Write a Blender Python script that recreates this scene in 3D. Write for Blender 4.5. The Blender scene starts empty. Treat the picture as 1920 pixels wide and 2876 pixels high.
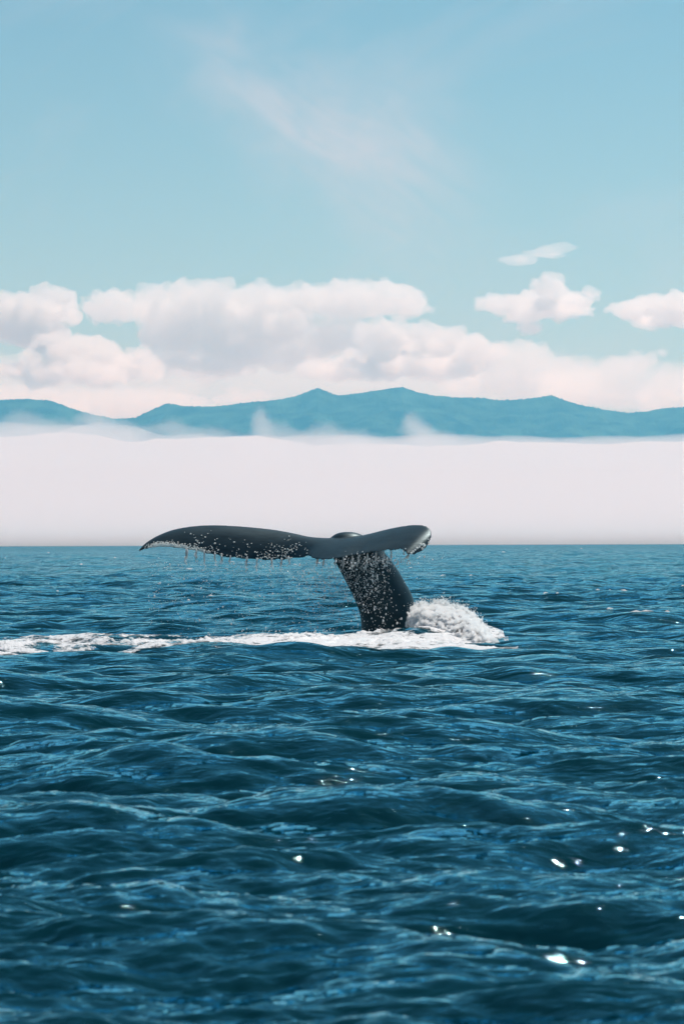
import bpy, bmesh, math, random
from mathutils import noise as mnoise
import numpy as np
from mathutils import Vector

RNG = np.random.default_rng(11)
random.seed(5)
scene = bpy.context.scene
C = scene.collection

# ------------------------------------------------------------------ camera
CAM_H = 1.4
LENS, SENSOR = 91.0, 24.0
F_SRC = LENS / SENSOR * 1920.0          # focal length in photograph pixels, a modelling measure
PITCH = math.atan(89.5 / F_SRC)
ROLL = math.radians(0.18)
cam_data = bpy.data.cameras.new("camera")
cam_data.lens = LENS
cam_data.sensor_fit = 'HORIZONTAL'
cam_data.sensor_width = SENSOR
cam_data.clip_start = 0.1
cam_data.clip_end = 300000.0
cam_data.dof.use_dof = True
cam_data.dof.focus_distance = 38.5
cam_data.dof.aperture_fstop = 5.6
cam = bpy.data.objects.new("camera", cam_data)
C.objects.link(cam)
cam.location = (0, 0, CAM_H)
from mathutils import Matrix
cam.rotation_euler = (Matrix.Rotation(math.pi / 2 + PITCH, 3, 'X') @ Matrix.Rotation(-ROLL, 3, 'Z')).to_euler()
scene.camera = cam

# ------------------------------------------------------------------ sky and sun
SUN_EL, SUN_AZ = math.radians(62), math.radians(40)   # azimuth from +Y (view direction), positive to the right
world = bpy.data.worlds.new("World")
scene.world = world
world.use_nodes = True
wn, wl = world.node_tree.nodes, world.node_tree.links
wn.clear()
w_out = wn.new('ShaderNodeOutputWorld')
w_bg = wn.new('ShaderNodeBackground')
w_sky = wn.new('ShaderNodeTexSky')
w_sky.sky_type = 'NISHITA'
w_sky.sun_disc = False
w_sky.sun_elevation = SUN_EL
w_sky.sun_rotation = SUN_AZ
w_sky.altitude = 0
w_sky.air_density = 1.0
w_sky.dust_density = 0.3
w_sky.ozone_density = 1.0
w_bg.inputs['Strength'].default_value = 0.10
w_tint = wn.new('ShaderNodeMix'); w_tint.data_type = 'RGBA'; w_tint.blend_type = 'MULTIPLY'
w_tint.inputs['Factor'].default_value = 1.0
w_tint.inputs['B'].default_value = (0.60, 0.96, 0.91, 1)
wl.new(w_sky.outputs[0], w_tint.inputs['A'])
# pale veil low in the sky, the same all round the horizon
w_tc = wn.new('ShaderNodeTexCoord')
w_sep = wn.new('ShaderNodeSeparateXYZ'); wl.new(w_tc.outputs['Generated'], w_sep.inputs[0])
def wmath(op, a, b=None):
    n = wn.new('ShaderNodeMath'); n.operation = op
    for i, v in enumerate((a, b)):
        if v is None: continue
        if isinstance(v, (int, float)): n.inputs[i].default_value = v
        else: wl.new(v, n.inputs[i])
    return n.outputs[0]
w_zz = wmath('MAXIMUM', w_sep.outputs['Z'], 0.0)
w_veil = wmath('MULTIPLY', wmath('POWER', 2.718, wmath('MULTIPLY', w_zz, -1 / 0.10)), 0.92)
w_mix = wn.new('ShaderNodeMix'); w_mix.data_type = 'RGBA'
wl.new(w_veil, w_mix.inputs['Factor'])
wl.new(w_tint.outputs['Result'], w_mix.inputs['A'])
w_mix.inputs['B'].default_value = (7.6, 7.0, 7.3, 1)
# thin high cirrus: drawn-out streaks over the whole sky
w_az = wmath('ARCTAN2', w_sep.outputs['X'], w_sep.outputs['Y'])
w_el = w_sep.outputs['Z']
def w_noise(sx, sy, rot, scale, detail, dist, off=0.0):
    c = wn.new('ShaderNodeCombineXYZ'); wl.new(w_az, c.inputs[0]); wl.new(w_el, c.inputs[1]); c.inputs[2].default_value = off
    m = wn.new('ShaderNodeMapping'); m.inputs['Rotation'].default_value = (0, 0, rot); m.inputs['Scale'].default_value = (1, 1, 1)
    wl.new(c.outputs[0], m.inputs['Vector'])
    m2 = wn.new('ShaderNodeMapping'); m2.inputs['Scale'].default_value = (sx, sy, 1); wl.new(m.outputs[0], m2.inputs['Vector'])
    n = wn.new('ShaderNodeTexNoise'); n.inputs['Scale'].default_value = scale; n.inputs['Detail'].default_value = detail
    n.inputs['Roughness'].default_value = 0.6; n.inputs['Distortion'].default_value = dist
    wl.new(m2.outputs[0], n.inputs['Vector'])
    return n.outputs['Fac']
# one drawn-out plume of cirrus (along a line of azimuth and elevation), and faint veils elsewhere
CA, CE = (400 - 784) / 5945, (1247 - 100) / 5945
CB, CF = (1010 - 784) / 5945, (1247 - 470) / 5945
ln = math.hypot(CB - CA, CF - CE); tx, ty = (CB - CA) / ln, (CF - CE) / ln
wob = wmath('MULTIPLY', wmath('SUBTRACT', w_noise(1, 1, 0, 22, 3, .3), 0.5), 0.05)
along = wmath('ADD', wmath('MULTIPLY', wmath('SUBTRACT', w_az, CA), tx), wmath('MULTIPLY', wmath('SUBTRACT', w_el, CE), ty))
across = wmath('ADD', wmath('ADD', wmath('MULTIPLY', wmath('SUBTRACT', w_az, CA), -ty), wmath('MULTIPLY', wmath('SUBTRACT', w_el, CE), tx)), wob)
width = wmath('ADD', 0.012, wmath('MULTIPLY', wmath('MAXIMUM', along, 0.0), 0.13))
q = wmath('DIVIDE', across, width)
body = wmath('POWER', 2.718, wmath('MULTIPLY', wmath('MULTIPLY', q, q), -1.0))
aa = wmath('DIVIDE', wmath('SUBTRACT', along, ln * .55), ln * .52)
body = wmath('MULTIPLY', body, wmath('POWER', 2.718, wmath('MULTIPLY', wmath('POWER', wmath('ABSOLUTE', aa), 4.0), -1.0)))
fil = wmath('MAXIMUM', wmath('SUBTRACT', wmath('MULTIPLY', w_noise(1, 3.5, math.atan2(-ty, tx), 26, 6, .6), 2.2), .45), 0.0)
plume = wmath('MULTIPLY', wmath('MULTIPLY', body, fil), 0.5)
veils = wmath('MULTIPLY', wmath('MAXIMUM', wmath('SUBTRACT', w_noise(1, 2.5, -.5, 7, 5, .5, 3.0), .5), 0.0), 0.8)
w_cir = wmath('MINIMUM', wmath('ADD', plume, veils), 0.7)
w_mix2 = wn.new('ShaderNodeMix'); w_mix2.data_type = 'RGBA'
wl.new(w_cir, w_mix2.inputs['Factor'])
wl.new(w_mix.outputs['Result'], w_mix2.inputs['A'])
w_mix2.inputs['B'].default_value = (8.0, 7.4, 7.8, 1)
wl.new(w_mix2.outputs['Result'], w_bg.inputs['Color'])
wl.new(w_bg.outputs[0], w_out.inputs['Surface'])

sun_data = bpy.data.lights.new("sun", 'SUN')
sun_data.energy = 5.0
sun_data.angle = math.radians(0.53)
sun_data.color = (1.0, 0.95, 0.88)
sun = bpy.data.objects.new("sun", sun_data)
C.objects.link(sun)
sun_dir = Vector((math.sin(SUN_AZ) * math.cos(SUN_EL), math.cos(SUN_AZ) * math.cos(SUN_EL), math.sin(SUN_EL)))
sun.rotation_euler = sun_dir.to_track_quat('Z', 'Y').to_euler()
sun.location = (0, 0, 30)

vs = scene.view_settings
vs.view_transform = 'Standard'
vs.look = 'None'
vs.exposure = -0.12
vs.gamma = 1.0
vs.use_curve_mapping = False
cy = scene.cycles
cy.max_bounces = 10
cy.volume_bounces = 5
cy.diffuse_bounces = 2
cy.glossy_bounces = 3
cy.transmission_bounces = 3
cy.use_adaptive_sampling = True
cy.adaptive_threshold = 0.02
cy.use_denoising = True
cy.sample_clamp_indirect = 6.0


# ------------------------------------------------------------------ helpers
def at(px, py, depth):
    """A photograph pixel and a distance along the view -> a point in metres."""
    u, v = px - 960.0, 1438.0 - py
    cr, sr = math.cos(ROLL), math.sin(ROLL)
    u, v = u * cr + v * sr, v * cr - u * sr
    return Vector((u / F_SRC * depth, depth, CAM_H + (v + 89.5) / F_SRC * depth))


def mat(name):
    m = bpy.data.materials.new(name)
    m.use_nodes = True
    nt = m.node_tree
    return m, nt.nodes, nt.links, nt.nodes['Principled BSDF'], nt.nodes['Material Output']


def mesh_from(name, verts, faces, material=None, smooth=True):
    """verts (n,3) array, faces (m,3|4) array -> mesh datablock, fast."""
    verts = np.asarray(verts, np.float32)
    faces = np.asarray(faces, np.int32)
    me = bpy.data.meshes.new(name)
    me.vertices.add(len(verts))
    me.vertices.foreach_set('co', verts.ravel())
    k = faces.shape[1]
    me.loops.add(faces.size)
    me.loops.foreach_set('vertex_index', faces.ravel())
    me.polygons.add(len(faces))
    me.polygons.foreach_set('loop_start', np.arange(0, faces.size, k, dtype=np.int32))
    me.polygons.foreach_set('loop_total', np.full(len(faces), k, np.int32))
    if smooth:
        me.polygons.foreach_set('use_smooth', np.ones(len(faces), bool))
    me.update(calc_edges=True)
    me.validate()
    if material:
        me.materials.append(material)
    return me


def link(name, data, parent=None, **props):
    o = bpy.data.objects.new(name, data)
    C.objects.link(o)
    o.parent = parent
    for k, v in props.items():
        o[k] = v
    return o


def fbm2(x, y, octaves=5, seed=0, gain=0.5):
    """Cheap smooth value noise on arrays, about -1..1."""
    r = np.random.default_rng(seed)
    tab = r.uniform(-1, 1, (256, 256))
    out = np.zeros_like(x, dtype=np.float64)
    amp, tot = 1.0, 0.0
    ang = 0.0
    for o in range(octaves):
        ca, sa = math.cos(ang), math.sin(ang)
        X, Y = (x * ca - y * sa) * 2 ** o + 17.3 * o, (x * sa + y * ca) * 2 ** o + 5.1 * o
        ix, iy = np.floor(X).astype(int), np.floor(Y).astype(int)
        fx, fy = X - ix, Y - iy
        fx, fy = fx * fx * (3 - 2 * fx), fy * fy * (3 - 2 * fy)
        a, b = tab[ix & 255, iy & 255], tab[(ix + 1) & 255, iy & 255]
        c, d = tab[ix & 255, (iy + 1) & 255], tab[(ix + 1) & 255, (iy + 1) & 255]
        out += amp * ((a * (1 - fx) + b * fx) * (1 - fy) + (c * (1 - fx) + d * fx) * fy)
        tot += amp
        amp *= gain
        ang += 0.7
    return out / tot


def grid_faces(nr, nc, wrap=False):
    i = np.arange(nr - 1)[:, None]
    j = np.arange(nc if wrap else nc - 1)[None, :]
    j2 = (j + 1) % nc
    return np.stack(np.broadcast_arrays(i * nc + j, i * nc + j2, (i + 1) * nc + j2, (i + 1) * nc + j), -1).reshape(-1, 4)


# ------------------------------------------------------------------ the sea
class Band:
    """One periodic patch of wind sea, wave numbers k0..k1."""
    def __init__(self, L, N, k0, k1, wind, rot, seed, amp, kp=0.9, spread=2.0):
        r = np.random.default_rng(seed)
        k = 2 * math.pi * np.fft.fftfreq(N, L / N)
        kx, ky = np.meshgrid(k, k, indexing='ij')
        kk = np.hypot(kx, ky)
        kk[0, 0] = 1e-6
        S = kk ** -4.0 * np.exp(-1.25 * (kp / kk) ** 2)
        th = np.arctan2(ky, kx) - (wind - rot)
        S = S * (np.abs(np.cos(th)) ** spread * 0.93 + 0.07)
        S[(kk < k0) | (kk >= k1)] = 0
        h = (r.normal(size=(N, N)) + 1j * r.normal(size=(N, N))) * np.sqrt(S) * amp / L
        f = lambda q: np.real(np.fft.ifft2(q) * N * N).astype(np.float32)
        h *= amp / math.sqrt(float(np.mean(f(1j * kx * h) ** 2 + f(1j * ky * h) ** 2)))     # amp is the rms slope
        self.h, self.dx, self.dy = f(h), f(-1j * kx / kk * h), f(-1j * ky / kk * h)
        self.L, self.N, self.c, self.s = L, N, math.cos(rot), math.sin(rot)

    def sample(self, x, y):
        u = (x * self.c + y * self.s) / self.L * self.N
        v = (-x * self.s + y * self.c) / self.L * self.N
        iu, iv = np.floor(u).astype(np.int64), np.floor(v).astype(np.int64)
        fu, fv = (u - iu).astype(np.float32), (v - iv).astype(np.float32)
        i0, i1, j0, j1 = iu % self.N, (iu + 1) % self.N, iv % self.N, (iv + 1) % self.N
        g = lambda a: (a[i0, j0] * (1 - fu) + a[i1, j0] * fu) * (1 - fv) + (a[i0, j1] * (1 - fu) + a[i1, j1] * fu) * fv
        dx, dy = g(self.dx), g(self.dy)
        return g(self.h), dx * self.c - dy * self.s, dx * self.s + dy * self.c


WIND = math.radians(80)
BANDS = [Band(83.0, 512, 0.0, 3.6, WIND, 0.00, 3, 0.095, spread=4.0),
         Band(19.3, 512, 3.6, 17.0, WIND + 0.15, 0.55, 4, 0.20, spread=4.5),
         Band(4.7, 512, 17.0, 120.0, WIND - 0.2, 0.25, 5, 0.20, spread=3.0)]
print([float(b.h.std()) for b in BANDS])
CHOP = (0.9, 0.65, 0.3)

def smooth01(a, b, x):
    t = np.clip((x - a) / (b - a), 0, 1)
    return t * t * (3 - 2 * t)

def local_swell(x, y):
    """Water heaped up by the whale: the bow mound on the right, the trough at its foot."""
    g = lambda cx, cy, sx, sy, a: a * np.exp(-((x - cx) / sx) ** 2 - ((y - cy) / sy) ** 2)
    return g(1.55, 38.3, .7, .9, .22) + g(0.95, 37.0, .55, .45, .16) + g(1.5, 36.0, 1.0, .5, -.10) + g(-1.0, 32.6, 3.2, .9, .05) + g(0.4, 38.0, .8, .8, -.13) + g(1.6, 33.4, 1.5, .7, .06)

def sea_point(x, y, spacing):
    """Displaced position of the still-water point (x, y); waves finer than the mesh are left out."""
    X, Y, Z = x.astype(np.float64).copy(), y.astype(np.float64).copy(), np.zeros_like(x, dtype=np.float64)
    for b, ch, lam in zip(BANDS, CHOP, (7.0, 0.95, 0.09)):
        fade = 1 - smooth01(lam * 0.30, lam * 1.1, spacing)
        sel = fade > 0
        if not sel.any():
            continue
        h, dx, dy = b.sample(x[sel], y[sel])
        f = fade[sel]
        Z[sel] += h * f
        X[sel] += dx * ch * f
        Y[sel] += dy * ch * f
    Z *= 1 - .8 * np.exp(-((X - .2) / 2.6) ** 2 - ((Y - 37.4) / 2.4) ** 2)     # the tail's slick
    Z += local_swell(X, Y)
    return np.stack([X, Y, Z], -1)


def water_material():
    m, N, L, p, out = mat("sea_water")
    N.remove(p)
    body = N.new('ShaderNodeBsdfDiffuse'); body.inputs['Color'].default_value = (0.0008, 0.019, 0.026, 1)
    shine = N.new('ShaderNodeBsdfGlossy'); shine.inputs['Color'].default_value = (0.40, 0.84, 1.0, 1); shine.inputs['Roughness'].default_value = 0.022
    fres = N.new('ShaderNodeFresnel'); fres.inputs['IOR'].default_value = 1.36
    damp = N.new('ShaderNodeMath'); damp.operation = 'MULTIPLY'; damp.inputs[1].default_value = 1.02
    mix = N.new('ShaderNodeMixShader')
    L.new(fres.outputs[0], damp.inputs[0]); L.new(damp.outputs[0], mix.inputs[0])
    L.new(body.outputs[0], mix.inputs[1]); L.new(shine.outputs[0], mix.inputs[2]); L.new(mix.outputs[0], out.inputs['Surface'])
    tc = N.new('ShaderNodeTexCoord')
    mp = N.new('ShaderNodeMapping')
    mp.inputs['Scale'].default_value = (0.8, 1.5, 1.0)
    mp.inputs['Rotation'].default_value = (0, 0, 0.12)
    L.new(tc.outputs['Object'], mp.inputs['Vector'])
    prev = None
    for sc, st, dist in ((0.55, 0.8, 0.42), (2.2, 0.8, 0.085), (9.0, 0.7, 0.016), (34.0, 0.35, 0.005)):
        nz = N.new('ShaderNodeTexNoise')
        nz.inputs['Scale'].default_value = sc
        nz.inputs['Detail'].default_value = 3.0
        nz.inputs['Roughness'].default_value = 0.55
        nz.inputs['Distortion'].default_value = 0.4
        L.new(mp.outputs[0], nz.inputs['Vector'])
        bp = N.new('ShaderNodeBump')
        bp.inputs['Strength'].default_value = st
        bp.inputs['Distance'].default_value = dist
        L.new(nz.outputs['Fac'], bp.inputs['Height'])
        if prev:
            L.new(prev.outputs[0], bp.inputs['Normal'])
        prev = bp
    for nd in (fres, shine):
        L.new(prev.outputs[0], nd.inputs['Normal'])
    return m

def build_sea():
    # rays of vertices round the camera's foot: fine ahead, coarser to the sides and behind
    step = math.radians(20.0 / 640)
    half = list(np.arange(0, 321) * step)
    d = step
    while half[-1] < math.pi - 0.06:
        d = min(d * 1.06, 0.06)
        half.append(half[-1] + d)
    half = np.array(half)
    half = half[half < math.pi - 0.01]
    ang = np.concatenate([-half[:0:-1], half])
    rad = [0.4]
    while rad[-1] < 50000:
        r = rad[-1]
        q = 0.06 if r < 5.5 else 0.0028 if r < 50 else 0.004 if r < 110 else 0.008 if r < 600 else 0.016 if r < 3000 else 0.12
        rad.append(r * (1 + q))
    rad = np.array(rad)
    R, A = np.meshgrid(rad, ang, indexing='ij')
    dr = np.gradient(rad)[:, None]
    da = np.gradient(ang)[None, :]
    spacing = np.maximum(dr + 0 * da, R * da)
    P = sea_point(R * np.sin(A), R * np.cos(A), spacing)
    fs = grid_faces(len(rad), len(ang), wrap=True)
    o = link("sea", mesh_from("sea", P.reshape(-1, 3), fs, water_material()), kind="structure",
             label="choppy dark teal sea reaching to the fog bank", category="sea")
    print("sea quads", len(fs))
    return o

build_sea()


# ------------------------------------------------------------------ far land and air
RIDGE = [(-40, 1120), (0, 1122), (74, 1119), (140, 1124), (208, 1148), (257, 1163), (324, 1176), (380, 1172), (428, 1149), (471, 1131),
         (514, 1139), (575, 1142), (637, 1137), (698, 1129), (771, 1123), (832, 1112), (857, 1101), (894, 1088), (918, 1098),
         (943, 1109), (980, 1107), (1041, 1098), (1084, 1090), (1126, 1085), (1163, 1098), (1212, 1109), (1273, 1115), (1347, 1117),
         (1408, 1123), (1469, 1120), (1518, 1114), (1549, 1109), (1580, 1121), (1628, 1136), (1690, 1148), (1763, 1159),
         (1824, 1153), (1873, 1145), (1920, 1143), (1960, 1150)]
FAR = 2.5                 # the ridge stands 37 km off
MD = 15000.0 * FAR

def build_mountains():
    xs = np.concatenate([np.linspace(-9000, -2300, 60)[:-1], np.linspace(-2300, 2300, 700), np.linspace(2300, 9000, 60)[1:]])
    ys = np.concatenate([np.linspace(11500, 14200, 40)[:-1], np.linspace(14200, 15300, 60), np.linspace(15300, 18000, 16)[1:]])
    xs, ys = xs * FAR, ys * FAR
    pts = [at(px, py, MD) for px, py in RIDGE]
    H = np.interp(xs, [p.x for p in pts], [p.z for p in pts])
    out = np.abs(xs) > 2050 * FAR
    H = np.where(out, H + (120 * fbm2(xs / 900 / FAR, xs * 0, 4, 8) - 30) * FAR * smooth01(2050, 3200, np.abs(xs) / FAR), H)
    X, Y = np.meshgrid(xs, ys, indexing='ij')
    U, W = X / FAR, Y / FAR
    t = np.clip((W - 11500) / (15000 - 11500), 0, 1)
    back = np.clip((18000 - W) / 3000, 0, 1)
    shape = np.where(W < 15000, t ** 1.25, back ** 0.8)
    spur = fbm2(U / 620, W / 1500, 5, 21)
    Z = H[:, None] * shape * (1 + 0.42 * spur * (1 - shape))
    Z += 55 * FAR * fbm2(U / 160, W / 160, 4, 22) * np.sin(math.pi * np.clip(shape, 0, 1)) ** 0.7
    tree = np.abs(fbm2(U / 7, W / 23, 2, 23)) * 14 * FAR * smooth01(0.2, 0.5, shape)
    Z += tree - 4 * FAR
    m, N, L, p, o = mat("forested_slope")
    nz = N.new('ShaderNodeTexNoise'); nz.inputs['Scale'].default_value = 0.003; nz.inputs['Detail'].default_value = 8
    tc = N.new('ShaderNodeTexCoord'); L.new(tc.outputs['Object'], nz.inputs['Vector'])
    cr = N.new('ShaderNodeValToRGB')
    cr.color_ramp.elements[0].position = .35; cr.color_ramp.elements[0].color = (0.008, 0.03, 0.035, 1)
    cr.color_ramp.elements[1].position = .7; cr.color_ramp.elements[1].color = (0.06, 0.13, 0.10, 1)
    L.new(nz.outputs['Fac'], cr.inputs['Fac']); L.new(cr.outputs[0], p.inputs['Base Color'])
    p.inputs['Roughness'].default_value = 0.95
    p.inputs['Specular IOR Level'].default_value = 0.1
    fs = grid_faces(len(xs), len(ys))[:, ::-1]
    link("mountains", mesh_from("mountains", np.stack([X, Y, Z], -1).reshape(-1, 3), fs, m), kind="structure",
         label="blue forested mountain ridge rising beyond the fog", category="mountains")

def volume_mat(name, color, density, aniso=0.0, absorb=(0, 0, 0)):
    m = bpy.data.materials.new(name); m.use_nodes = True
    N, L = m.node_tree.nodes, m.node_tree.links
    N.remove(N['Principled BSDF'])
    v = N.new('ShaderNodeVolumePrincipled')
    v.inputs['Color'].default_value = (*color, 1)
    v.inputs['Density'].default_value = density
    v.inputs['Anisotropy'].default_value = aniso
    v.inputs['Absorption Color'].default_value = (*absorb, 1)
    L.new(v.outputs[0], N['Material Output'].inputs['Volume'])
    return m, N, L, v

def solid_of(X, Y, top, bottom):
    """Closed mesh between two height grids with shared outline."""
    n, k = X.shape
    A = np.stack([X, Y, top], -1).reshape(-1, 3)
    B = np.stack([X, Y, bottom], -1).reshape(-1, 3)
    f = grid_faces(n, k)
    idx = np.arange(n * k).reshape(n, k)
    ring = np.concatenate([idx[:-1, 0], idx[-1, :-1], idx[:0:-1, -1], idx[0, :0:-1]])
    nx = np.roll(ring, -1)
    side = np.stack([ring + n * k, nx + n * k, nx, ring], -1)
    return np.vstack([A, B]), np.vstack([f[:, ::-1], f + n * k, side])

def build_fog():
    xs = np.linspace(-9000, 9000, 700)
    ys = np.concatenate([np.linspace(2600, 5200, 50)[:-1], np.linspace(5200, 6300, 70)[:-1], np.linspace(6300, 7600, 20)])
    X, Y = np.meshgrid(xs, ys, indexing='ij')
    crest_px = np.interp(X / 6000 * F_SRC + 960, [-300, 0, 250, 500, 800, 1150, 1500, 1920, 2300], [1200, 1208, 1222, 1222, 1236, 1247, 1243, 1238, 1235])
    h0 = (1527.5 - crest_px) / F_SRC * 6000
    t = np.clip((Y - 2600) / 3300, 0, 1)
    prof = (.06 + .94 * t ** 1.15) * (1 - smooth01(6100, 7600, Y))
    rag = smooth01(1500, -1400, X) * .8 + .2          # the left half of the bank is more ragged
    Z = prof * (h0 + rag * (32 * fbm2(X / 210, Y / 2600, 5, 32) + 13 * fbm2(X / 60, Y / 1200, 4, 33))) + 6 * fbm2(X / 500, Y / 500, 3, 34) * t - 1.0
    V, F = solid_of(X, Y, np.maximum(Z, -0.9), np.full_like(Z, -1.4))
    m, N, L, v = volume_mat("fog", (0.985, 0.930, 0.938), 0.04, 0.2)
    root = link("fog_bank", mesh_from("fog_bank", V, F, m), kind="stuff", label="low bank of pale fog lying on the horizon", category="fog")
    # thin mist on top of the bank
    Zm = prof * (h0 + 6 + rag * (8 + 34 * fbm2(X / 260, Y / 2600, 5, 36) + 18 * fbm2(X / 70, Y / 900, 4, 37))) - 0.5
    sub = slice(35, None)
    V, F = solid_of(X[:, sub], Y[:, sub], np.maximum(Zm, Z - 20)[:, sub], (np.maximum(Z, -.9) - 25)[:, sub])
    mm, N, L, v = volume_mat("mist", (0.985, 0.945, 0.955), 0.0018, 0.2)
    link("mist", mesh_from("mist", V, F, mm), root, kind="stuff")
    # torn wisps lifting off the top of the bank
    for px, py, hw, hh, lean, dens in [(602, 975, 26, 34, -.1, .0016), (640, 1000, 70, 22, 0, .0012), (740, 1000, 60, 26, .2, .0012), (800, 1008, 90, 18, 0, .0012), (955, 985, 30, 34, -.5, .0018), (985, 1005, 60, 18, 0, .0014),
                                      (215, 965, 36, 24, .2, .0016), (265, 985, 70, 20, 0, .0014), (55, 972, 60, 24, .2, .0012), (130, 985, 80, 18, 0, .0012), (395, 985, 60, 18, 0, .0012), (480, 1000, 80, 16, 0, .0012), (700, 1015, 160, 16, 0, .0014)]:
      for shell, depth_ in ((1.25, 190), (.95, 140), (.62, 90)):
        bm = bmesh.new(); bmesh.ops.create_icosphere(bm, subdivisions=4, radius=shell)
        k = 6300 / F_SRC * 1.22449
        for v in bm.verts:
            c = v.co.copy()
            w = 1.0 - .45 * max(c.z, 0)
            v.co = Vector((c.x * hw * k * w + lean * c.z * hh * k, c.y * depth_, c.z * hh * k))
            q = v.co + Vector((px * 31, 0, py * 7))
            v.co += c * (mnoise.noise(q / 38) * 16 + mnoise.noise(q / 17) * 11 + mnoise.noise(q / 8) * 5)
        me = bpy.data.meshes.new("wisp"); bm.to_mesh(me); bm.free()
        wm, N, L, v = volume_mat("fog_wisp", (0.985, 0.945, 0.955), dens * .6, 0.2)
        me.materials.append(wm)
        o = link("wisp", me, root, kind="stuff"); o.location = at(px * 1.22449, py * 1.22449, 6300)

def build_haze():
    me = bpy.data.meshes.new("haze"); bm = bmesh.new(); bmesh.ops.create_cube(bm, size=1)
    for v in bm.verts:
        v.co = (v.co.x * 110000, v.co.y * 110000, -3.5 if v.co.z < 0 else 2450)
    bm.to_mesh(me); bm.free()
    m, N, L, v = volume_mat("haze", (0.17, 0.65, 1.0), 1.08 / MD, 0.35, (1, 1, 1))
    me.materials.append(m)
    link("haze", me, kind="stuff", label="thin blue air between the sea and the mountains", category="haze")


from mathutils import noise as mnoise
CLOUDS = [  # label, distance, density, puffs (centre x, y, half width, half height on a 1568 px wide copy)
    ("rounded white cumulus at the far left edge above the ridge", 40000, .012, [(-110, 740, 110, 58), (-260, 760, 90, 45), (60, 735, 100, 60), (115, 695, 60, 42), (10, 720, 70, 40), (90, 775, 80, 30), (165, 735, 22, 20)]),
    ("longest white cumulus bank, stretched over the middle of the ridge", 43000, .007, [(265, 710, 70, 40), (225, 700, 35, 25), (370, 700, 80, 45), (470, 690, 90, 45), (570, 690, 90, 50), (690, 695, 90, 45), (800, 690, 100, 52),
        (910, 690, 70, 42), (960, 710, 35, 20), (420, 760, 110, 60), (540, 770, 120, 70), (660, 790, 110, 60), (780, 770, 90, 50), (480, 830, 130, 35), (380, 820, 70, 40)]),
    ("puffy white cumulus standing in front of the long bank, above the twin peaks", 38000, .012, [(870, 775, 55, 42), (930, 790, 80, 48), (1010, 800, 90, 45), (1090, 815, 60, 35), (850, 830, 70, 35), (960, 850, 140, 28), (760, 850, 80, 26)]),
    ("low white cumulus under the leftmost one, nearly touching the ridge", 39000, .010, [(190, 805, 90, 40), (130, 800, 50, 30), (270, 835, 90, 38), (330, 850, 50, 25), (90, 850, 80, 30), (210, 860, 120, 24)]),
    ("flat layer of cloud resting along the left ridge", 45000, .006, [(-330, 915, 130, 38), (-130, 920, 130, 38), (60, 920, 130, 36), (200, 925, 110, 40), (320, 925, 120, 34), (430, 935, 90, 26), (255, 960, 120, 30)]),
    ("separate domed cumulus right of the long bank", 40000, .012, [(1235, 695, 90, 36), (1140, 695, 55, 24), (1250, 662, 38, 28), (1320, 692, 50, 26), (1200, 725, 40, 22), (1290, 715, 70, 20), (1205, 755, 30, 14)]),
    ("white cumulus cut off by the right edge", 39000, .012, [(1500, 710, 70, 36), (1430, 715, 40, 22), (1560, 705, 60, 36), (1500, 745, 60, 14), (1620, 720, 70, 40), (1720, 730, 90, 44), (1830, 740, 80, 34)]),
    ("ragged grey white cloud field over the right hand ridge", 42000, .005, [(1190, 825, 80, 45), (1270, 850, 90, 38), (1160, 870, 120, 35), (1350, 880, 90, 30), (1420, 840, 60, 26), (1440, 900, 100, 30), (1540, 880, 60, 26),
        (1300, 910, 160, 26), (1480, 820, 40, 16), (1540, 930, 90, 22), (1650, 890, 110, 32), (1800, 900, 110, 34), (1080, 885, 80, 25)]),
    ("small white puff peeking over the saddle left of the twin peaks", 47000, .008, [(560, 912, 55, 17), (600, 908, 25, 16), (530, 920, 40, 12)]),
    ("broad pale veil of cloud behind the white cumulus, low over the ridge", 52000, .0014, [(-420, 885, 220, 70), (-160, 875, 200, 78), (100, 880, 200, 75), (350, 880, 220, 80), (620, 860, 230, 80), (900, 870, 230, 75), (1180, 880, 220, 70), (1430, 885, 200, 65), (1600, 890, 150, 70), (1800, 880, 200, 72), (2050, 885, 200, 66)]),
    ("thin slanting wisp of cloud high above the domed cumulus", 40000, .004, [(1190, 595, 46, 12), (1240, 585, 55, 12), (1285, 576, 36, 9)]),
]

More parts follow.
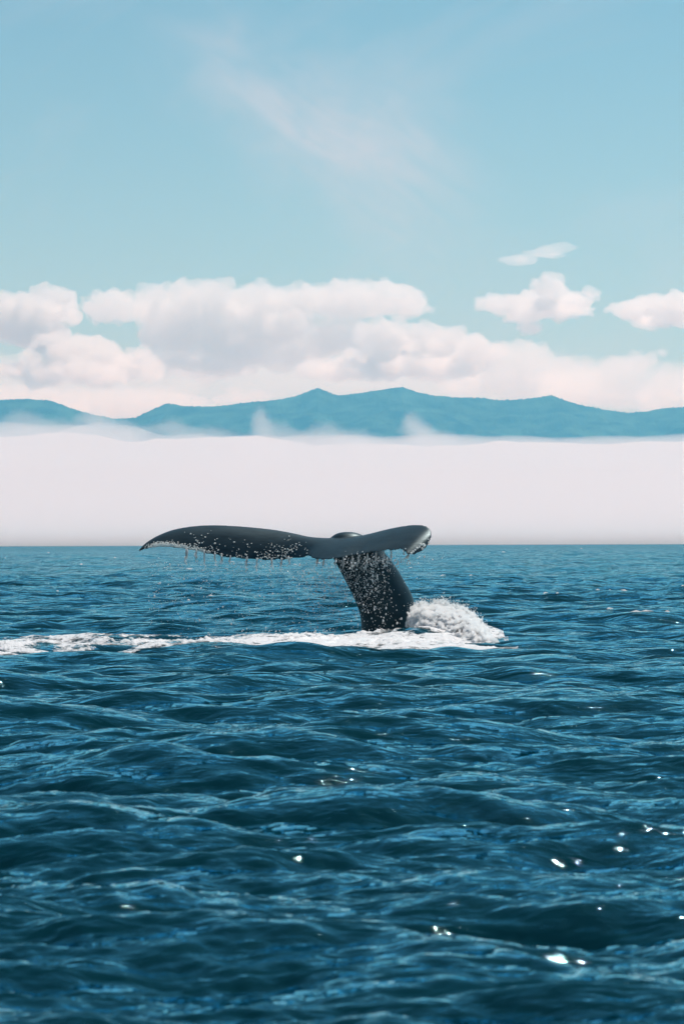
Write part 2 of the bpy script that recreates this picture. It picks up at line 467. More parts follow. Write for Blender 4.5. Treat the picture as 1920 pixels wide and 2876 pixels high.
def build_clouds():
    for label, dist, dens, puffs in CLOUDS:
        dist, dens = dist * FAR, dens / FAR
        bm = bmesh.new()
        k = dist / F_SRC * 1.22449
        r = random.Random(label)
        def puff(px, py, hw, hh, dy):
            c = at(px * 1.22449, py * 1.22449, dist) + Vector((0, dy * FAR, 0))
            q = bmesh.ops.create_icosphere(bm, subdivisions=2, radius=1.0)
            for v in q['verts']:
                v.co = Vector((v.co.x * hw * k, v.co.y * (hw * .6 + hh * .5) * k, v.co.z * hh * k)) + c
        for (px, py, hw, hh) in puffs:
            puff(px, py, hw, hh, r.uniform(-600, 600))
            for _ in range(7):      # smaller heads over the upper side
                a = r.uniform(0, 2 * math.pi); s = r.uniform(.3, .5)
                puff(px + math.cos(a) * hw * .8, py - math.sin(a) * hh * (.75 if math.sin(a) > 0 else .35), hw * s * .8, hh * s, r.uniform(-800, 500))
        me = bpy.data.meshes.new("t"); bm.to_mesh(me); bm.free()
        tmp = link("t", me)
        mo = tmp.modifiers.new("r", 'REMESH'); mo.mode = 'VOXEL'; mo.voxel_size = 26.0 * FAR
        dg = bpy.context.evaluated_depsgraph_get()
        me2 = bpy.data.meshes.new_from_object(tmp.evaluated_get(dg))
        bpy.data.objects.remove(tmp)
        n = len(me2.vertices)
        co = np.empty(n * 3, np.float32); me2.vertices.foreach_get('co', co); co = co.reshape(-1, 3)
        no = np.empty(n * 3, np.float32); me2.vertices.foreach_get('normal', no); no = no.reshape(-1, 3)
        thin = min(p[3] for p in puffs) * k / 130 / FAR
        d = np.array([80 * mnoise.noise(Vector(c) / 380) + 85 * mnoise.noise(Vector(c) / 190) + 42 * mnoise.noise(Vector(c) / 80) + 18 * mnoise.noise(Vector(c) / 40) for c in (co / FAR).tolist()]) * FAR
        co = co + no * (d * min(1.0, thin) * 1.25)[:, None]
        me2.vertices.foreach_set('co', co.astype(np.float32).ravel()); me2.update()
        tmp = link("t", me2)          # knit the folded skin together again
        mo = tmp.modifiers.new("r", 'REMESH'); mo.mode = 'VOXEL'; mo.voxel_size = 22.0 * FAR
        mo2 = tmp.modifiers.new("s", 'SMOOTH'); mo2.iterations = 1
        me2 = bpy.data.meshes.new_from_object(tmp.evaluated_get(bpy.context.evaluated_depsgraph_get()))
        bpy.data.objects.remove(tmp)
        me2.materials.clear()
        m, N, L, v = volume_mat("cloud", (1.0, 0.99, 0.99), dens * 0.43, 0.45)
        me2.materials.append(m)
        me2.name = "cumulus_cloud"
        link("cumulus_cloud", me2, label=label, category="cloud", group="clouds above the mountains")

build_clouds()
build_mountains()
build_fog()
build_haze()


# ------------------------------------------------------------------ the whale's tail
WD = 39.2          # distance of the whale
def wp(X, Y, y):   # measured on an enlargement of the tail
    return at(340 + 0.61224 * X, 1420 + 0.61224 * Y, WD + y)

FLUKE = [  # leading edge X, Y, depth; trailing edge X, Y, depth; thickness
    (80, 209, .75, 79, 212, .70, .018), (102, 186, .85, 110, 201, .60, .04), (136, 162, .95, 150, 193, .50, .05),
    (181, 139, 1.0, 195, 190, .40, .06), (241, 118, 1.03, 250, 194, .30, .07), (321, 105, 1.0, 320, 205, .20, .085),
    (411, 101, .95, 400, 221, .08, .10), (511, 104, .85, 490, 238, -.05, .12), (611, 112, .75, 590, 247, -.15, .135),
    (711, 124, .65, 690, 250, -.25, .15), (800, 141, .50, 775, 246, -.30, .17), (880, 160, .38, 850, 234, -.32, .19),
    (980, 168, .30, 862, 232, -.34, .22), (1080, 162, .20, 900, 246, -.50, .21), (1150, 142, .05, 980, 243, -.60, .18),
    (1220, 121, -.10, 1070, 228, -.68, .155), (1290, 106, -.25, 1160, 214, -.80, .135), (1345, 99, -.40, 1235, 206, -.90, .115),
    (1385, 101, -.55, 1285, 203, -1.0, .10), (1410, 110, -.70, 1303, 216, -1.1, .085), (1424, 130, -.82, 1315, 227, -1.15, .07),
    (1421, 156, -.92, 1325, 231, -1.17, .055), (1404, 188, -1.02, 1345, 227, -1.17, .04), (1383, 209, -1.1, 1375, 213, -1.13, .02)]
PEDUNCLE = [  # centre X, Y, half width, depth, half depth
    (1560, 1150, 330, .60, 1.0), (1420, 900, 250, .50, .75), (1290, 700, 165, .42, .50), (1240, 590, 138, .40, .40), (1224, 500, 130, .38, .36),
    (1201, 420, 137, .36, .33), (1160, 340, 136, .34, .31), (1120, 270, 133, .32, .30), (1083, 215, 125, .30, .30),
    (1056, 175, 108, .28, .29), (1043, 146, 82, .27, .24), (1039, 128, 50, .26, .15), (1038, 121, 18, .26, .05)]

def catmull(P, n):
    P = np.asarray(P, float)
    Q = np.vstack([2 * P[0] - P[1], P, 2 * P[-1] - P[-2]])
    out = []
    for i in range(1, len(Q) - 2):
        for t in np.linspace(0, 1, n, endpoint=False):
            a, b, c, d = Q[i - 1:i + 3]
            out.append(0.5 * (2 * b + (c - a) * t + (2 * a - 5 * b + 4 * c - d) * t * t + (3 * b - a - 3 * c + d) * t ** 3))
    out.append(P[-1])
    return np.array(out)

def build_whale():
    V, F = [], []
    # flukes: one lofted blade from tip to tip
    fl = np.array(FLUKE)
    fl[:, 5] = fl[:, 2] + (fl[:, 5] - fl[:, 2]) * np.interp(np.arange(len(fl)), [0, 10, 14, 23], [.55, .6, 1.35, 1.35])
    fl[:, 1] -= 10 * np.clip(fl[:, 6] / .08 - .25, 0, 1)
    st = catmull(fl, 8)
    LE = np.array([wp(*s[0:3]) for s in st])
    TE = np.array([wp(*s[3:6]) for s in st])
    th = np.maximum(st[:, 6] * np.interp(np.arange(len(st)) / 8, [0, 12, 16, 23], [.7, .7, .4, .36]), 0.012)
    n = len(st)
    j = np.arange(n)
    scallop = (0.010 * np.sin(j * 0.83) + 0.008 * np.sin(j * 1.9 + 1)) * (th > .03)     # nicked trailing edge
    span = np.gradient(0.5 * (LE + TE), axis=0)
    chord = TE - LE
    nrm = np.cross(chord, span)
    nrm /= np.linalg.norm(nrm, axis=1)[:, None] + 1e-9
    nrm *= np.sign(nrm[:, 2])[:, None]
    for _ in range(10):
        nrm[1:-1] = 0.25 * nrm[:-2] + 0.5 * nrm[1:-1] + 0.25 * nrm[2:]
    nrm /= np.linalg.norm(nrm, axis=1)[:, None]
    nu = 22
    u = (1 - np.cos(np.linspace(0, math.pi, nu))) / 2
    prof = (1.4845 * np.sqrt(u) - 0.63 * u - 1.758 * u ** 2 + 1.4215 * u ** 3 - 0.5075 * u ** 4) * 1.0 + 0.05 * np.sqrt(u)
    camber = np.sin(math.pi * u ** 0.9)
    cl = np.linalg.norm(chord, axis=1)
    rings = []
    for k in range(n):
        base = LE[k] + chord[k] * (u + scallop[k] / max(cl[k], .1) * u ** 6)[:, None] + nrm[k] * (camber * cl[k] * float(np.interp(k / 8, [0, 11, 15, 23], [.10, .09, .025, .025])))[:, None]
        up = base + nrm[k] * (prof * th[k] * .5 / .5 * .5 + .004)[:, None]
        lo = base - nrm[k] * (prof * th[k] * .5 + .004)[:, None]
        rings.append(np.vstack([up, lo[::-1]]))
    m = 2 * nu
    V.append(np.vstack(rings))
    F.append(grid_faces(n, m, wrap=True))
    caps = [list(range(m)), list(range((n - 1) * m, n * m))]
    # tail stock: elliptical rings from under water up to the bend
    ps = catmull(PEDUNCLE, 6)
    t = np.linspace(0, 2 * math.pi, 40, endpoint=False)
    off = n * m
    rings = []
    for q in ps:
        c = wp(q[0], q[1], q[3])
        hw = q[2] * .61224 / F_SRC * WD
        ex = np.sign(np.cos(t)) * np.abs(np.cos(t)) ** 0.9
        rings.append(np.stack([c.x + hw * ex, c.y + q[4] * np.sin(t) + 0 * t, c.z - 0.10 * ex * 0 + 0 * t], -1))
    V.append(np.vstack(rings))
    F.append(grid_faces(len(ps), 40, wrap=True) + off)
    bm = bmesh.new()
    vs_ = [bm.verts.new(v) for v in np.vstack(V)]
    for f in np.vstack(F):
        try: bm.faces.new([vs_[i] for i in f])
        except ValueError: pass
    for c in caps + [list(range(off, off + 40)), list(range(off + (len(ps) - 1) * 40, off + len(ps) * 40))]:
        bm.faces.new([vs_[i] for i in c])
    bmesh.ops.recalc_face_normals(bm, faces=bm.faces)
    me = bpy.data.meshes.new("whale_rough")
    bm.to_mesh(me); bm.free()
    tmp = link("whale_rough", me)
    r = tmp.modifiers.new("r", 'REMESH'); r.mode = 'VOXEL'; r.voxel_size = 0.0155
    s = tmp.modifiers.new("s", 'SMOOTH'); s.factor = 0.5; s.iterations = 5
    dg = bpy.context.evaluated_depsgraph_get()
    me2 = bpy.data.meshes.new_from_object(tmp.evaluated_get(dg))
    bpy.data.objects.remove(tmp)
    me2.name = "whale"
    me2.polygons.foreach_set('use_smooth', np.ones(len(me2.polygons), bool))
    me2.materials.clear()
    m_, N, L, p, out = mat("whale_skin")
    p.inputs['Base Color'].default_value = (0.018, 0.033, 0.042, 1)
    p.inputs['Roughness'].default_value = 0.46
    p.inputs['IOR'].default_value = 1.5
    p.inputs['Specular Tint'].default_value = (0.5, 0.85, 1.0, 1)
    tc = N.new('ShaderNodeTexCoord')
    mp = N.new('ShaderNodeMapping'); mp.inputs['Rotation'].default_value = (0, .35, .3); mp.inputs['Scale'].default_value = (1.0, 1.0, 5.0)
    L.new(tc.outputs['Object'], mp.inputs['Vector'])
    nz = N.new('ShaderNodeTexNoise'); nz.inputs['Scale'].default_value = 3.0; nz.inputs['Detail'].default_value = 8; nz.inputs['Roughness'].default_value = .65
    L.new(mp.outputs[0], nz.inputs['Vector'])
    cr = N.new('ShaderNodeValToRGB')
    cr.color_ramp.elements[0].position = .3; cr.color_ramp.elements[0].color = (0.004, 0.009, 0.012, 1)
    cr.color_ramp.elements[1].position = .75; cr.color_ramp.elements[1].color = (0.013, 0.027, 0.035, 1)
    L.new(nz.outputs['Fac'], cr.inputs['Fac']); L.new(cr.outputs[0], p.inputs['Base Color'])
    rr = N.new('ShaderNodeMapRange'); rr.inputs[3].default_value = .36; rr.inputs[4].default_value = .52
    L.new(nz.outputs['Fac'], rr.inputs[0]); L.new(rr.outputs[0], p.inputs['Roughness'])
    bp = N.new('ShaderNodeBump'); bp.inputs['Strength'].default_value = .35; bp.inputs['Distance'].default_value = .012
    L.new(nz.outputs['Fac'], bp.inputs['Height']); L.new(bp.outputs[0], p.inputs['Normal'])
    me2.materials.append(m_)
    o = link("humpback_whale", me2, label="dark wet whale tail rising from the sea, flukes spread and dripping", category="whale")
    print("whale faces", len(me2.polygons))
    return o

whale = build_whale()

from mathutils.bvhtree import BVHTree
WHALE_BVH = BVHTree.FromPolygons([v.co.copy() for v in whale.data.vertices], [tuple(p.vertices) for p in whale.data.polygons])
EYE = Vector((0, 0, CAM_H))
def on_whale(px, py):
    d = (at(px, py, 39.0) - EYE).normalized()
    loc, nor, i, dist = WHALE_BVH.ray_cast(EYE, d)
    return (loc, nor) if loc is not None and dist < 60 else (None, None)

ICO = {}
def ico(sub):
    if sub not in ICO:
        bm = bmesh.new(); bmesh.ops.create_icosphere(bm, subdivisions=sub, radius=1)
        bm.verts.ensure_lookup_table()
        ICO[sub] = (np.array([v.co for v in bm.verts]), np.array([[v.index for v in f.verts] for f in bm.faces])); bm.free()
    return ICO[sub]

def beads(name, pts, rad, material, sub=1, stretch=None, parent=None, jitter=.25, **props):
    """Many small drops as one mesh."""
    v, f = ico(sub)
    pts, rad = np.asarray(pts, float), np.minimum(np.asarray(rad, float), .014)
    n = len(pts)
    S = np.ones((n, 1, 3)) * rad[:, None, None]
    S = S * (1 + jitter * RNG.uniform(-1, 1, (n, 1, 3)))
    if stretch is not None:
        S[:, 0, 2] *= stretch
    V = (v[None] * S + pts[:, None, :]).reshape(-1, 3)
    F = (f[None] + (np.arange(n) * len(v))[:, None, None]).reshape(-1, 3)
    return link(name, mesh_from(name, V, F, material), parent, **props)

# materials of white water: light passes through it, thin lace lets the sea show
def white_water(name, lace, through):
    m, N, L, p, out = mat(name)
    p.inputs['Roughness'].default_value = 0.4
    tc = N.new('ShaderNodeTexCoord')
    def nse(scale, detail, rough=.6):
        n = N.new('ShaderNodeTexNoise'); n.inputs['Scale'].default_value = scale; n.inputs['Detail'].default_value = detail; n.inputs['Roughness'].default_value = rough
        L.new(tc.outputs['Object'], n.inputs['Vector']); return n.outputs['Fac']
    cr = N.new('ShaderNodeValToRGB')
    cr.color_ramp.elements[0].position = .30; cr.color_ramp.elements[0].color = (0.78, 0.81, 0.82, 1)
    cr.color_ramp.elements[1].position = .50; cr.color_ramp.elements[1].color = (0.90, 0.87, 0.88, 1)
    L.new(nse(9, 6, .65), cr.inputs['Fac']); L.new(cr.outputs[0], p.inputs['Base Color'])
    bp = N.new('ShaderNodeBump'); bp.inputs['Strength'].default_value = .9; bp.inputs['Distance'].default_value = .03
    L.new(nse(34, 5), bp.inputs['Height']); L.new(bp.outputs[0], p.inputs['Normal'])
    tr = N.new('ShaderNodeBsdfTranslucent'); tr.inputs['Color'].default_value = (0.80, 0.80, 0.81, 1)
    mx = N.new('ShaderNodeMixShader'); mx.inputs[0].default_value = through
    L.new(p.outputs[0], mx.inputs[1]); L.new(tr.outputs[0], mx.inputs[2])
    last = mx
    if lace:
        at_ = N.new('ShaderNodeAttribute'); at_.attribute_name = 'cover'
        a = N.new('ShaderNodeMath'); a.operation = 'MULTIPLY_ADD'; a.inputs[1].default_value = 1.9
        L.new(at_.outputs['Fac'], a.inputs[0])
        n2 = N.new('ShaderNodeMath'); n2.operation = 'MULTIPLY_ADD'; n2.inputs[1].default_value = 7.0; n2.inputs[2].default_value = -3.75
        L.new(nse(7, 7, .68), n2.inputs[0]); L.new(n2.outputs[0], a.inputs[2])
        a.use_clamp = True
        tp = N.new('ShaderNodeBsdfTransparent')
        m2 = N.new('ShaderNodeMixShader')
        L.new(a.outputs[0], m2.inputs[0]); L.new(tp.outputs[0], m2.inputs[1]); L.new(mx.outputs[0], m2.inputs[2])
        last = m2
    L.new(last.outputs[0], out.inputs['Surface'])
    return m
foam_mat = white_water("foam_lace", True, .12)
splash_mat = white_water("white_water", False, .4)

drop_mat, N, L, p, _o = mat("water_drop")
p.inputs['Base Color'].default_value = (0.85, 0.86, 0.86, 1)
p.inputs['Roughness'].default_value = 0.08
p.inputs['IOR'].default_value = 1.33
tr = N.new('ShaderNodeBsdfTranslucent'); tr.inputs['Color'].default_value = (0.88, 0.88, 0.88, 1)
mx = N.new('ShaderNodeMixShader'); mx.inputs[0].default_value = .6
L.new(p.outputs[0], mx.inputs[1]); L.new(tr.outputs[0], mx.inputs[2]); L.new(mx.outputs[0], _o.inputs['Surface'])

# ------------------------------------------------------------------ white water round the tail
def churn(x, y):
    """How strongly the water is broken at (x, y): the wake trailing off to the left, the boil at the tail's foot."""
    yc = np.interp(x, [-9, -5, -3, -1, .6, 2], [34.0, 34.4, 35.2, 35.8, 35.4, 34.0])
    hw = np.interp(x, [-9, -5, -2.5, -.5, .8, 1.6, 2.0], [2.4, 2.6, 2.6, 3.2, 2.6, 1.2, .2])
    wake = 1 - ((y - yc) / hw) ** 2
    boil = 1 - ((x + .15) / 1.6) ** 2 - ((y - 37.3) / 1.3) ** 2
    side = 1 - ((x - 1.5) / .9) ** 2 - ((y - 37.0) / 1.5) ** 2
    return np.maximum(np.maximum(wake, boil), side * .9)

def lumps(x, y):
    """Height of the heaped froth."""
    heap = .09 * np.exp(-((x + .1) / .9) ** 2 - ((y - 37.4) / .45) ** 2) + .10 * np.exp(-((x - .9) / .45) ** 2 - ((y - 36.2) / .4) ** 2) + .05 * np.exp(-((x + 2.2) / 1.2) ** 2 - ((y - 36.3) / .6) ** 2)
    n = fbm2(x * 2.6, y * 2.0, 5, 41)
    return heap * (0.75 + 1.3 * n + .9 * np.maximum(fbm2(x * 9, y * 6, 3, 43), 0)) + 0.022 * np.abs(fbm2(x * 7, y * 6, 4, 42)) + .05 * np.maximum(fbm2(x * 13, y * 9, 3, 44) - .35, 0)

def build_foam():
    xs = np.arange(-8.5, 2.3, 0.018); ys = np.arange(29.0, 40.8, 0.03)
    X, Y = np.meshgrid(xs, ys, indexing='ij')
    P = sea_point(X, Y, np.full_like(X, 0.12))
    c = churn(X, Y)
    n1 = fbm2(X * .42, Y * 1.15, 5, 51)
    lace = 1 - np.abs(fbm2(X * 1.3 + n1 * .6, Y * 1.7, 5, 52, .6)) * 3.4
    val = c * np.interp(X, [-8, -3, -1], [.55, .7, .95]) + n1 * 1.15 + lace * .6 - np.interp(X, [-8, -3, -1], [.40, .48, .58])
    t = np.clip(val, -.2, .8)
    P[..., 2] += np.where(t > 0, .010 + .015 * t, 0) + lumps(X, Y) * smooth01(0, .5, t)
    ok = (val > -.2) & (c > -.6)
    f = grid_faces(*X.shape)
    f = f[ok.ravel()[f].all(1)]
    used, inv = np.unique(f, return_inverse=True)
    V = P.reshape(-1, 3)[used]; f = inv.reshape(-1, 4)[:, ::-1]
    me = mesh_from("foam", V, f, foam_mat)
    att = me.attributes.new('cover', 'FLOAT', 'POINT')
    att.data.foreach_set('value', np.clip(val.ravel()[used] * 1.1 + .05, 0, 1).astype(np.float32))
    root = link("foam", me, kind="stuff", label="white foam wake trailing to the left of the whale", category="foam")
    B, R = [], []
    r = random.Random(9)
    def ridge(x0, y0, x1, y1, hz, n, w):
        ph = r.uniform(0, 9)
        for _ in range(n):
            t = r.random(); x = x0 + (x1 - x0) * t; y = y0 + (y1 - y0) * t + r.gauss(0, w)
            e = math.sin(math.pi * t) ** .5 * (.55 + .45 * math.sin(t * 17 + ph) * math.sin(t * 7.3 + 2 * ph))
            top = hz * e * math.exp(-((y - y0 - (y1 - y0) * t) / (w * 1.4)) ** 2)
            z = float(sea_point(np.array([x]), np.array([y]), np.array([.12]))[0, 2])
            rad = r.triangular(.010, .038, .015)
            B.append((x, y, z + max(r.random() ** .7 * top, .005))); R.append(rad)
            if r.random() < .05:                       # a thrown tuft
                ln = r.expovariate(1 / .05)
                for q in range(1, 5):
                    B.append((x + .2 * ln * q / 4 * r.gauss(0, 1), y, z + top + ln * q / 4)); R.append(.016 * (1 - q / 6))
    ridge(-1.5, 37.0, .55, 36.7, .11, 800, .2)
    ridge(-.4, 36.2, 1.55, 35.5, .13, 520, .20)
    ridge(-3.2, 36.2, -1.4, 36.5, .06, 260, .2)
    ridge(-4.8, 34.8, -3.2, 35.2, .04, 160, .2)
    ridge(-1.6, 34.4, -.2, 34.6, .05, 200, .25)
    ridge(-1.0, 33.4, 1.2, 33.8, .05, 300, .25)
    v, f = ico(1); R = np.array(R)
    V = (v[None] * (R[:, None, None] * np.array([1.3, 1.2, .8])) + np.array(B)[:, None, :]).reshape(-1, 3)
    F = (f[None] + (np.arange(len(R)) * len(v))[:, None, None]).reshape(-1, 3)
    tmp = link("t", mesh_from("t", V, F))
    mo = tmp.modifiers.new("r", 'REMESH'); mo.mode = 'VOXEL'; mo.voxel_size = .013
    froth = bpy.data.meshes.new_from_object(tmp.evaluated_get(bpy.context.evaluated_depsgraph_get()))
    bpy.data.objects.remove(tmp)
    froth.materials.clear()
    vm, N, L, v = volume_mat("froth", (1, 1, 1), 45.0, 0.3)
    froth.materials.append(vm); froth.name = "froth"
    link("froth", froth, root, kind="stuff")
    print("froth faces", len(froth.polygons))
    print("foam quads", len(f))

def build_splash():
    # a fan of white water thrown up where the tail stock cuts the surface
    # crest line from the stock out to the right; foot line in front of it
    crest = np.array([at(px * 1.22449, py * 1.22449, d) for px, py, d in
                      [(945, 1400, 38.9), (965, 1388, 38.6), (990, 1390, 38.5), (1012, 1384, 38.4), (1035, 1392, 38.2), (1060, 1400, 38.0), (1085, 1415, 37.7), (1105, 1438, 37.4), (1122, 1462, 37.0), (1140, 1486, 36.4)]])
    foot = np.array([at(px * 1.22449, py * 1.22449, d) for px, py, d in
                     [(930, 1446, 38.5), (950, 1444, 38.0), (975, 1448, 37.5), (1000, 1462, 37.0), (1022, 1474, 36.6), (1050, 1478, 36.4), (1080, 1484, 36.2), (1100, 1488, 36.1), (1120, 1490, 36.1), (1141, 1491, 36.2)]])
    cr_, ft = catmull(crest, 30), catmull(foot, 30)
    n = len(cr_)
    B, R = [], []
    def blob(a, h, inside, r):
        k = min(int(a * (n - 1)), n - 1)
        p = ft[k] * (1 - h) + cr_[k] * h
        p = p + np.array([0, -.20, .09]) * math.sin(math.pi * min(h, 1)) + np.array([random.gauss(0, .02), inside * .5, -inside])
        B.append(p); R.append(r)
    def mass(voxel, smooth):
        v, f = ico(1)
        rr = np.array(R)
        V = (v[None] * rr[:, None, None] + np.array(B)[:, None, :]).reshape(-1, 3)
        F = (f[None] + (np.arange(len(rr)) * len(v))[:, None, None]).reshape(-1, 3)
        tmp = link("t", mesh_from("t", V, F))
        mo = tmp.modifiers.new("r", 'REMESH'); mo.mode = 'VOXEL'; mo.voxel_size = voxel
        sm = tmp.modifiers.new("s", 'SMOOTH'); sm.factor = .5; sm.iterations = smooth
        me = bpy.data.meshes.new_from_object(tmp.evaluated_get(bpy.context.evaluated_depsgraph_get()))
        bpy.data.objects.remove(tmp)
        me.polygons.foreach_set('use_smooth', np.ones(len(me.polygons), bool))
        me.materials.clear(); me.name = "splash"
        return me
    for _ in range(800):           # the solid body of the burst
        h = random.random() ** .8
        if h < .4 and random.random() < .3: continue
        blob(random.random(), h * .96, random.uniform(.05, .14), random.triangular(.03, .07, .04))
    core = mass(.013, 3)
    core.materials.append(splash_mat)
    for _ in range(1500):          # aerated water and mist round it
        h = random.random() ** .7
        if h < .4 and random.random() < .5: continue
        blob(random.random(), h, random.gauss(.02, .03), random.triangular(.012, .045, .02))
    for _ in range(300):           # fingers and tufts thrown up along the crest
        a = random.uniform(.05, .97); k = random.randint(2, 5); ln = random.expovariate(1 / .05); dx = random.gauss(.3, .4)
        for q in range(k):
            t = q / k
            blob(a, 1.0, -ln * t, .026 * (1 - .6 * t)); B[-1] = B[-1] + np.array([dx * ln * t, 0, 0])
    mist = mass(.012, 1)
    vm, N, L, v = volume_mat("spray_mist", (1, 1, 1), 30.0, 0.3)
    mist.materials.append(vm)
    root = link("splash", core, kind="stuff", label="burst of white water right of the tail stock", category="splash")
    link("mist", mist, root, kind="stuff")
    print("splash faces", len(core.polygons), len(mist.polygons))
    # drops thrown off the crest
    k = RNG.integers(0, n, 1500)
    pts = cr_[k] + RNG.normal(0, 1, (1500, 3)) * np.array([.05, .12, .045]) + np.array([0, 0, .02])
    beads("drops", pts, np.exp(RNG.normal(math.log(.0042), .45, len(pts))), drop_mat, parent=root, kind="stuff")

def build_spray():
    # drops falling from the flukes, in front of the stock and under the notch
    P, R = [], []
    def cloud_of(n, fx, fy, d0, d1, r, sg=.45):
        for _ in range(n):
            px, py = fx(), fy()
            if callable(py): py = py(px)
            P.append(at(px * 1.22449, py * 1.22449, random.uniform(d0, d1))); R.append(math.exp(random.gauss(math.log(r), sg)))
    tri = random.triangular
    def stock(n, r):
        for _ in range(n):
            py = tri(1275, 1460, 1290); t = (py - 1275) / 185
            px = random.gauss(835 + 30 * t, 34 - 6 * t)
            P.append(at(px * 1.22449, py * 1.22449, random.uniform(38.2, 38.85))); R.append(math.exp(random.gauss(math.log(r), .5)))
    stock(800, .0042)
    cloud_of(1300, lambda: random.gauss(755, 45), lambda: tri(1285, 1460, 1330), 38.2, 39.2, .0042)
    cloud_of(1300, lambda: random.uniform(340, 760), lambda: tri(1285, 1480, 1300), 38.4, 39.6, .0036)
    cloud_of(700, lambda: random.triangular(430, 960, 760), lambda: random.gauss(1464, 10), 36.6, 38.4, .005)
    cloud_of(260, lambda: random.gauss(870, 45), lambda: random.gauss(1284, 9), 38.0, 38.5, .006)
    beads("falling_drops", [tuple(q) for q in P], R, drop_mat, stretch=RNG.uniform(1, 1.8, len(P)), kind="stuff",
          label="curtain of white droplets falling before the tail stock", category="spray")
    # thin streams running off the trailing edges
    P, R, S = [], [], []
    for X, Y, Ln in [(300, 207, 55), (345, 215, 40), (382, 220, 50), (430, 232, 28), (462, 238, 30), (500, 243, 22), (575, 250, 45), (622, 253, 40), (690, 253, 38), (735, 250, 40),
                     (770, 248, 22), (900, 250, 30), (930, 250, 40), (985, 248, 45), (1020, 245, 60), (1060, 238, 70), (1090, 232, 60), (1130, 226, 75), (1170, 220, 60), (1205, 216, 50), (1240, 212, 36), (1320, 234, 30)]:
        Ln *= 1.45 if X < 800 else 1.1
        sw = random.uniform(-.12, .02) if X < 1300 else -1.6
        yy = 0
        while yy < Ln:
            w = 1 - yy / Ln
            P.append(wp(X + sw * yy + random.gauss(0, 1.2 + 3 * (1 - w)), Y + yy - 4, np.interp(X, [80, 850, 1320], [.25, -.33, -1.0]) - .04))
            R.append((.0042 + .0050 * w) * random.uniform(.6, 1.3)); S.append(random.uniform(2, 5))
            yy += random.uniform(1.6, 3.6) / (w + .35)
    beads("dripping_water", [tuple(q) for q in P], R, drop_mat, stretch=np.array(S), kind="stuff",
          label="thin streams of water running off the fluke edges", category="water")

def build_whitecap_glints():  # flecks of foam that also stand in for sun sparkle on the waves
    r = np.random.default_rng(77)
    V, F, n0 = [], [], 0
    for _ in range(9000):
        d = 46 * math.exp(r.uniform(0, 2.6)); a = r.uniform(-.2, .2)
        x, y = np.array([d * math.sin(a)]), np.array([d * math.cos(a)])
        P = sea_point(x, y, np.array([.1]))[0]
        if P[2] < .17 or abs(P[0]) < 3 and P[1] < 60: continue
        w = r.uniform(.02, .065) * (1 + d / 160); m = 10
        t = np.linspace(0, 2 * math.pi, m, endpoint=False)
        k = 1 + .45 * r.normal(size=m)
        X, Y = x + np.cos(t) * w * np.abs(k), y + np.sin(t) * w * .5 * np.abs(k)
        ring = sea_point(X, Y, np.full(m, .1)); ring[:, 2] += .01
        top = P + np.array([0, 0, .03 + .1 * w])
        V.append(np.vstack([ring, top[None]]))
        F += [(n0 + i, n0 + (i + 1) % m, n0 + m) for i in range(m)]; n0 += m + 1
        if len(V) > 260: break
    link("whitecap_glints", mesh_from("whitecap_glints", np.vstack(V), np.array(F), splash_mat), kind="stuff", label="small white flecks on the far wave crests, foam and modelled sun sparkle", category="foam")

build_foam()
build_whitecap_glints()
build_splash()
build_spray()

# ------------------------------------------------------------------ barnacles
barn_mat, N, L, p, _o = mat("barnacle_shell")
p.inputs['Base Color'].default_value = (0.78, 0.77, 0.72, 1)
p.inputs['Roughness'].default_value = 0.25

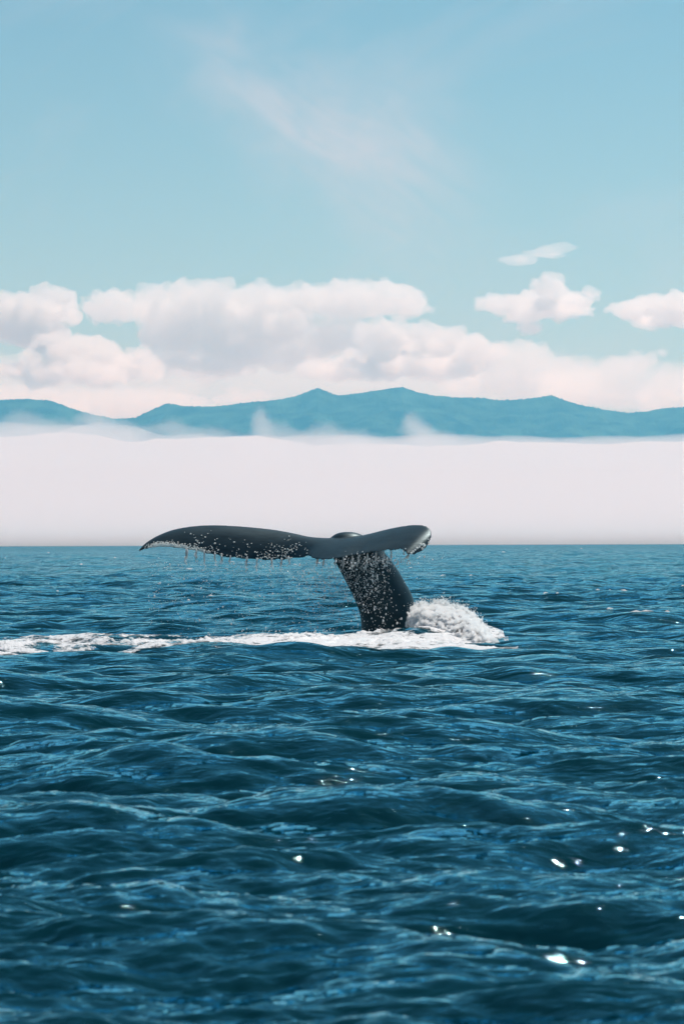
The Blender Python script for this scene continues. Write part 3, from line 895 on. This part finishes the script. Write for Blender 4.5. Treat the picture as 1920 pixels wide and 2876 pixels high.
def barnacle_mesh():
    prof = [(1.0, 0.0), (.92, .30), (.70, .62), (.42, .80), (.28, .72), (.0, .55)]
    V, F = [], []
    ns = 9
    for r_, z in prof[:-1]:
        for k in range(ns):
            a = 2 * math.pi * k / ns; q = 1 + .08 * math.cos(3 * a)
            V.append((r_ * q * math.cos(a), r_ * q * math.sin(a), z))
    V.append((0, 0, .5)); c = len(V) - 1
    F = [tuple(x) for x in grid_faces(5, ns, wrap=True)]
    me = bpy.data.meshes.new("barnacle")
    me.from_pydata(V, [], F + [(4 * ns + k, 4 * ns + (k + 1) % ns, c) for k in range(ns)])
    me.materials.append(barn_mat)
    for q in me.polygons: q.use_smooth = True
    return me

def build_barnacles():
    me = barnacle_mesh()
    for X, Y, r in [(560, 845, .016), (650, 820, .020), (700, 775, .020), (745, 735, .018), (790, 690, .022), (850, 660, .02), (885, 610, .024), (955, 625, .034), (920, 705, .022), (1070, 562, .02), (1140, 360, .018), (1065, 480, .014), (670, 795, .014), (820, 685, .014), (505, 710, .012)]:
        loc, nor = on_whale(1080 + X / 8.711, 1460 + Y / 8.711)
        if loc is None: continue
        o = link("barnacle", me, whale)
        o.location = loc - nor * .004; o.rotation_euler = nor.to_track_quat('Z', 'Y').to_euler(); o.scale = (r, r, r)
    P, R = [], []
    def spot(X, Y, r):
        loc, nor = on_whale(340 + .61224 * X, 1420 + .61224 * Y)
        if loc is not None:
            P.append(tuple(loc)); R.append(r)
    te = lambda X: float(np.interp(X, [q[3] for q in FLUKE[:12]], [q[4] for q in FLUKE[:12]]))
    for _ in range(620):                      # barnacle crust and modelled wet glints along the trailing edge near the tip
        X = random.triangular(105, 420, 190); up = abs(random.gauss(0, 9)) + 4
        spot(X, te(X) - up, random.uniform(.006, .013))
    for _ in range(260):
        X = random.uniform(330, 855); up = random.expovariate(1 / 22) + 3
        if math.sin(X * .021) + math.sin(X * .057 + 2) + random.uniform(-.8, .8) > -.2:
            spot(X, te(X) - up, math.exp(random.gauss(math.log(.008), .4)))
    for _ in range(60):
        X = random.uniform(230, 850); spot(X, te(X) - random.uniform(5, 100), math.exp(random.gauss(math.log(.008), .4)))
    for _ in range(70):
        X = random.triangular(640, 855, 760); spot(X, te(X) - random.uniform(4, 70), math.exp(random.gauss(math.log(.008), .4)))
    beads("crust_and_glints", P, R, barn_mat, parent=whale, kind="stuff")  # white beads: barnacles and drops, with their sun glint put into the colour

build_barnacles()
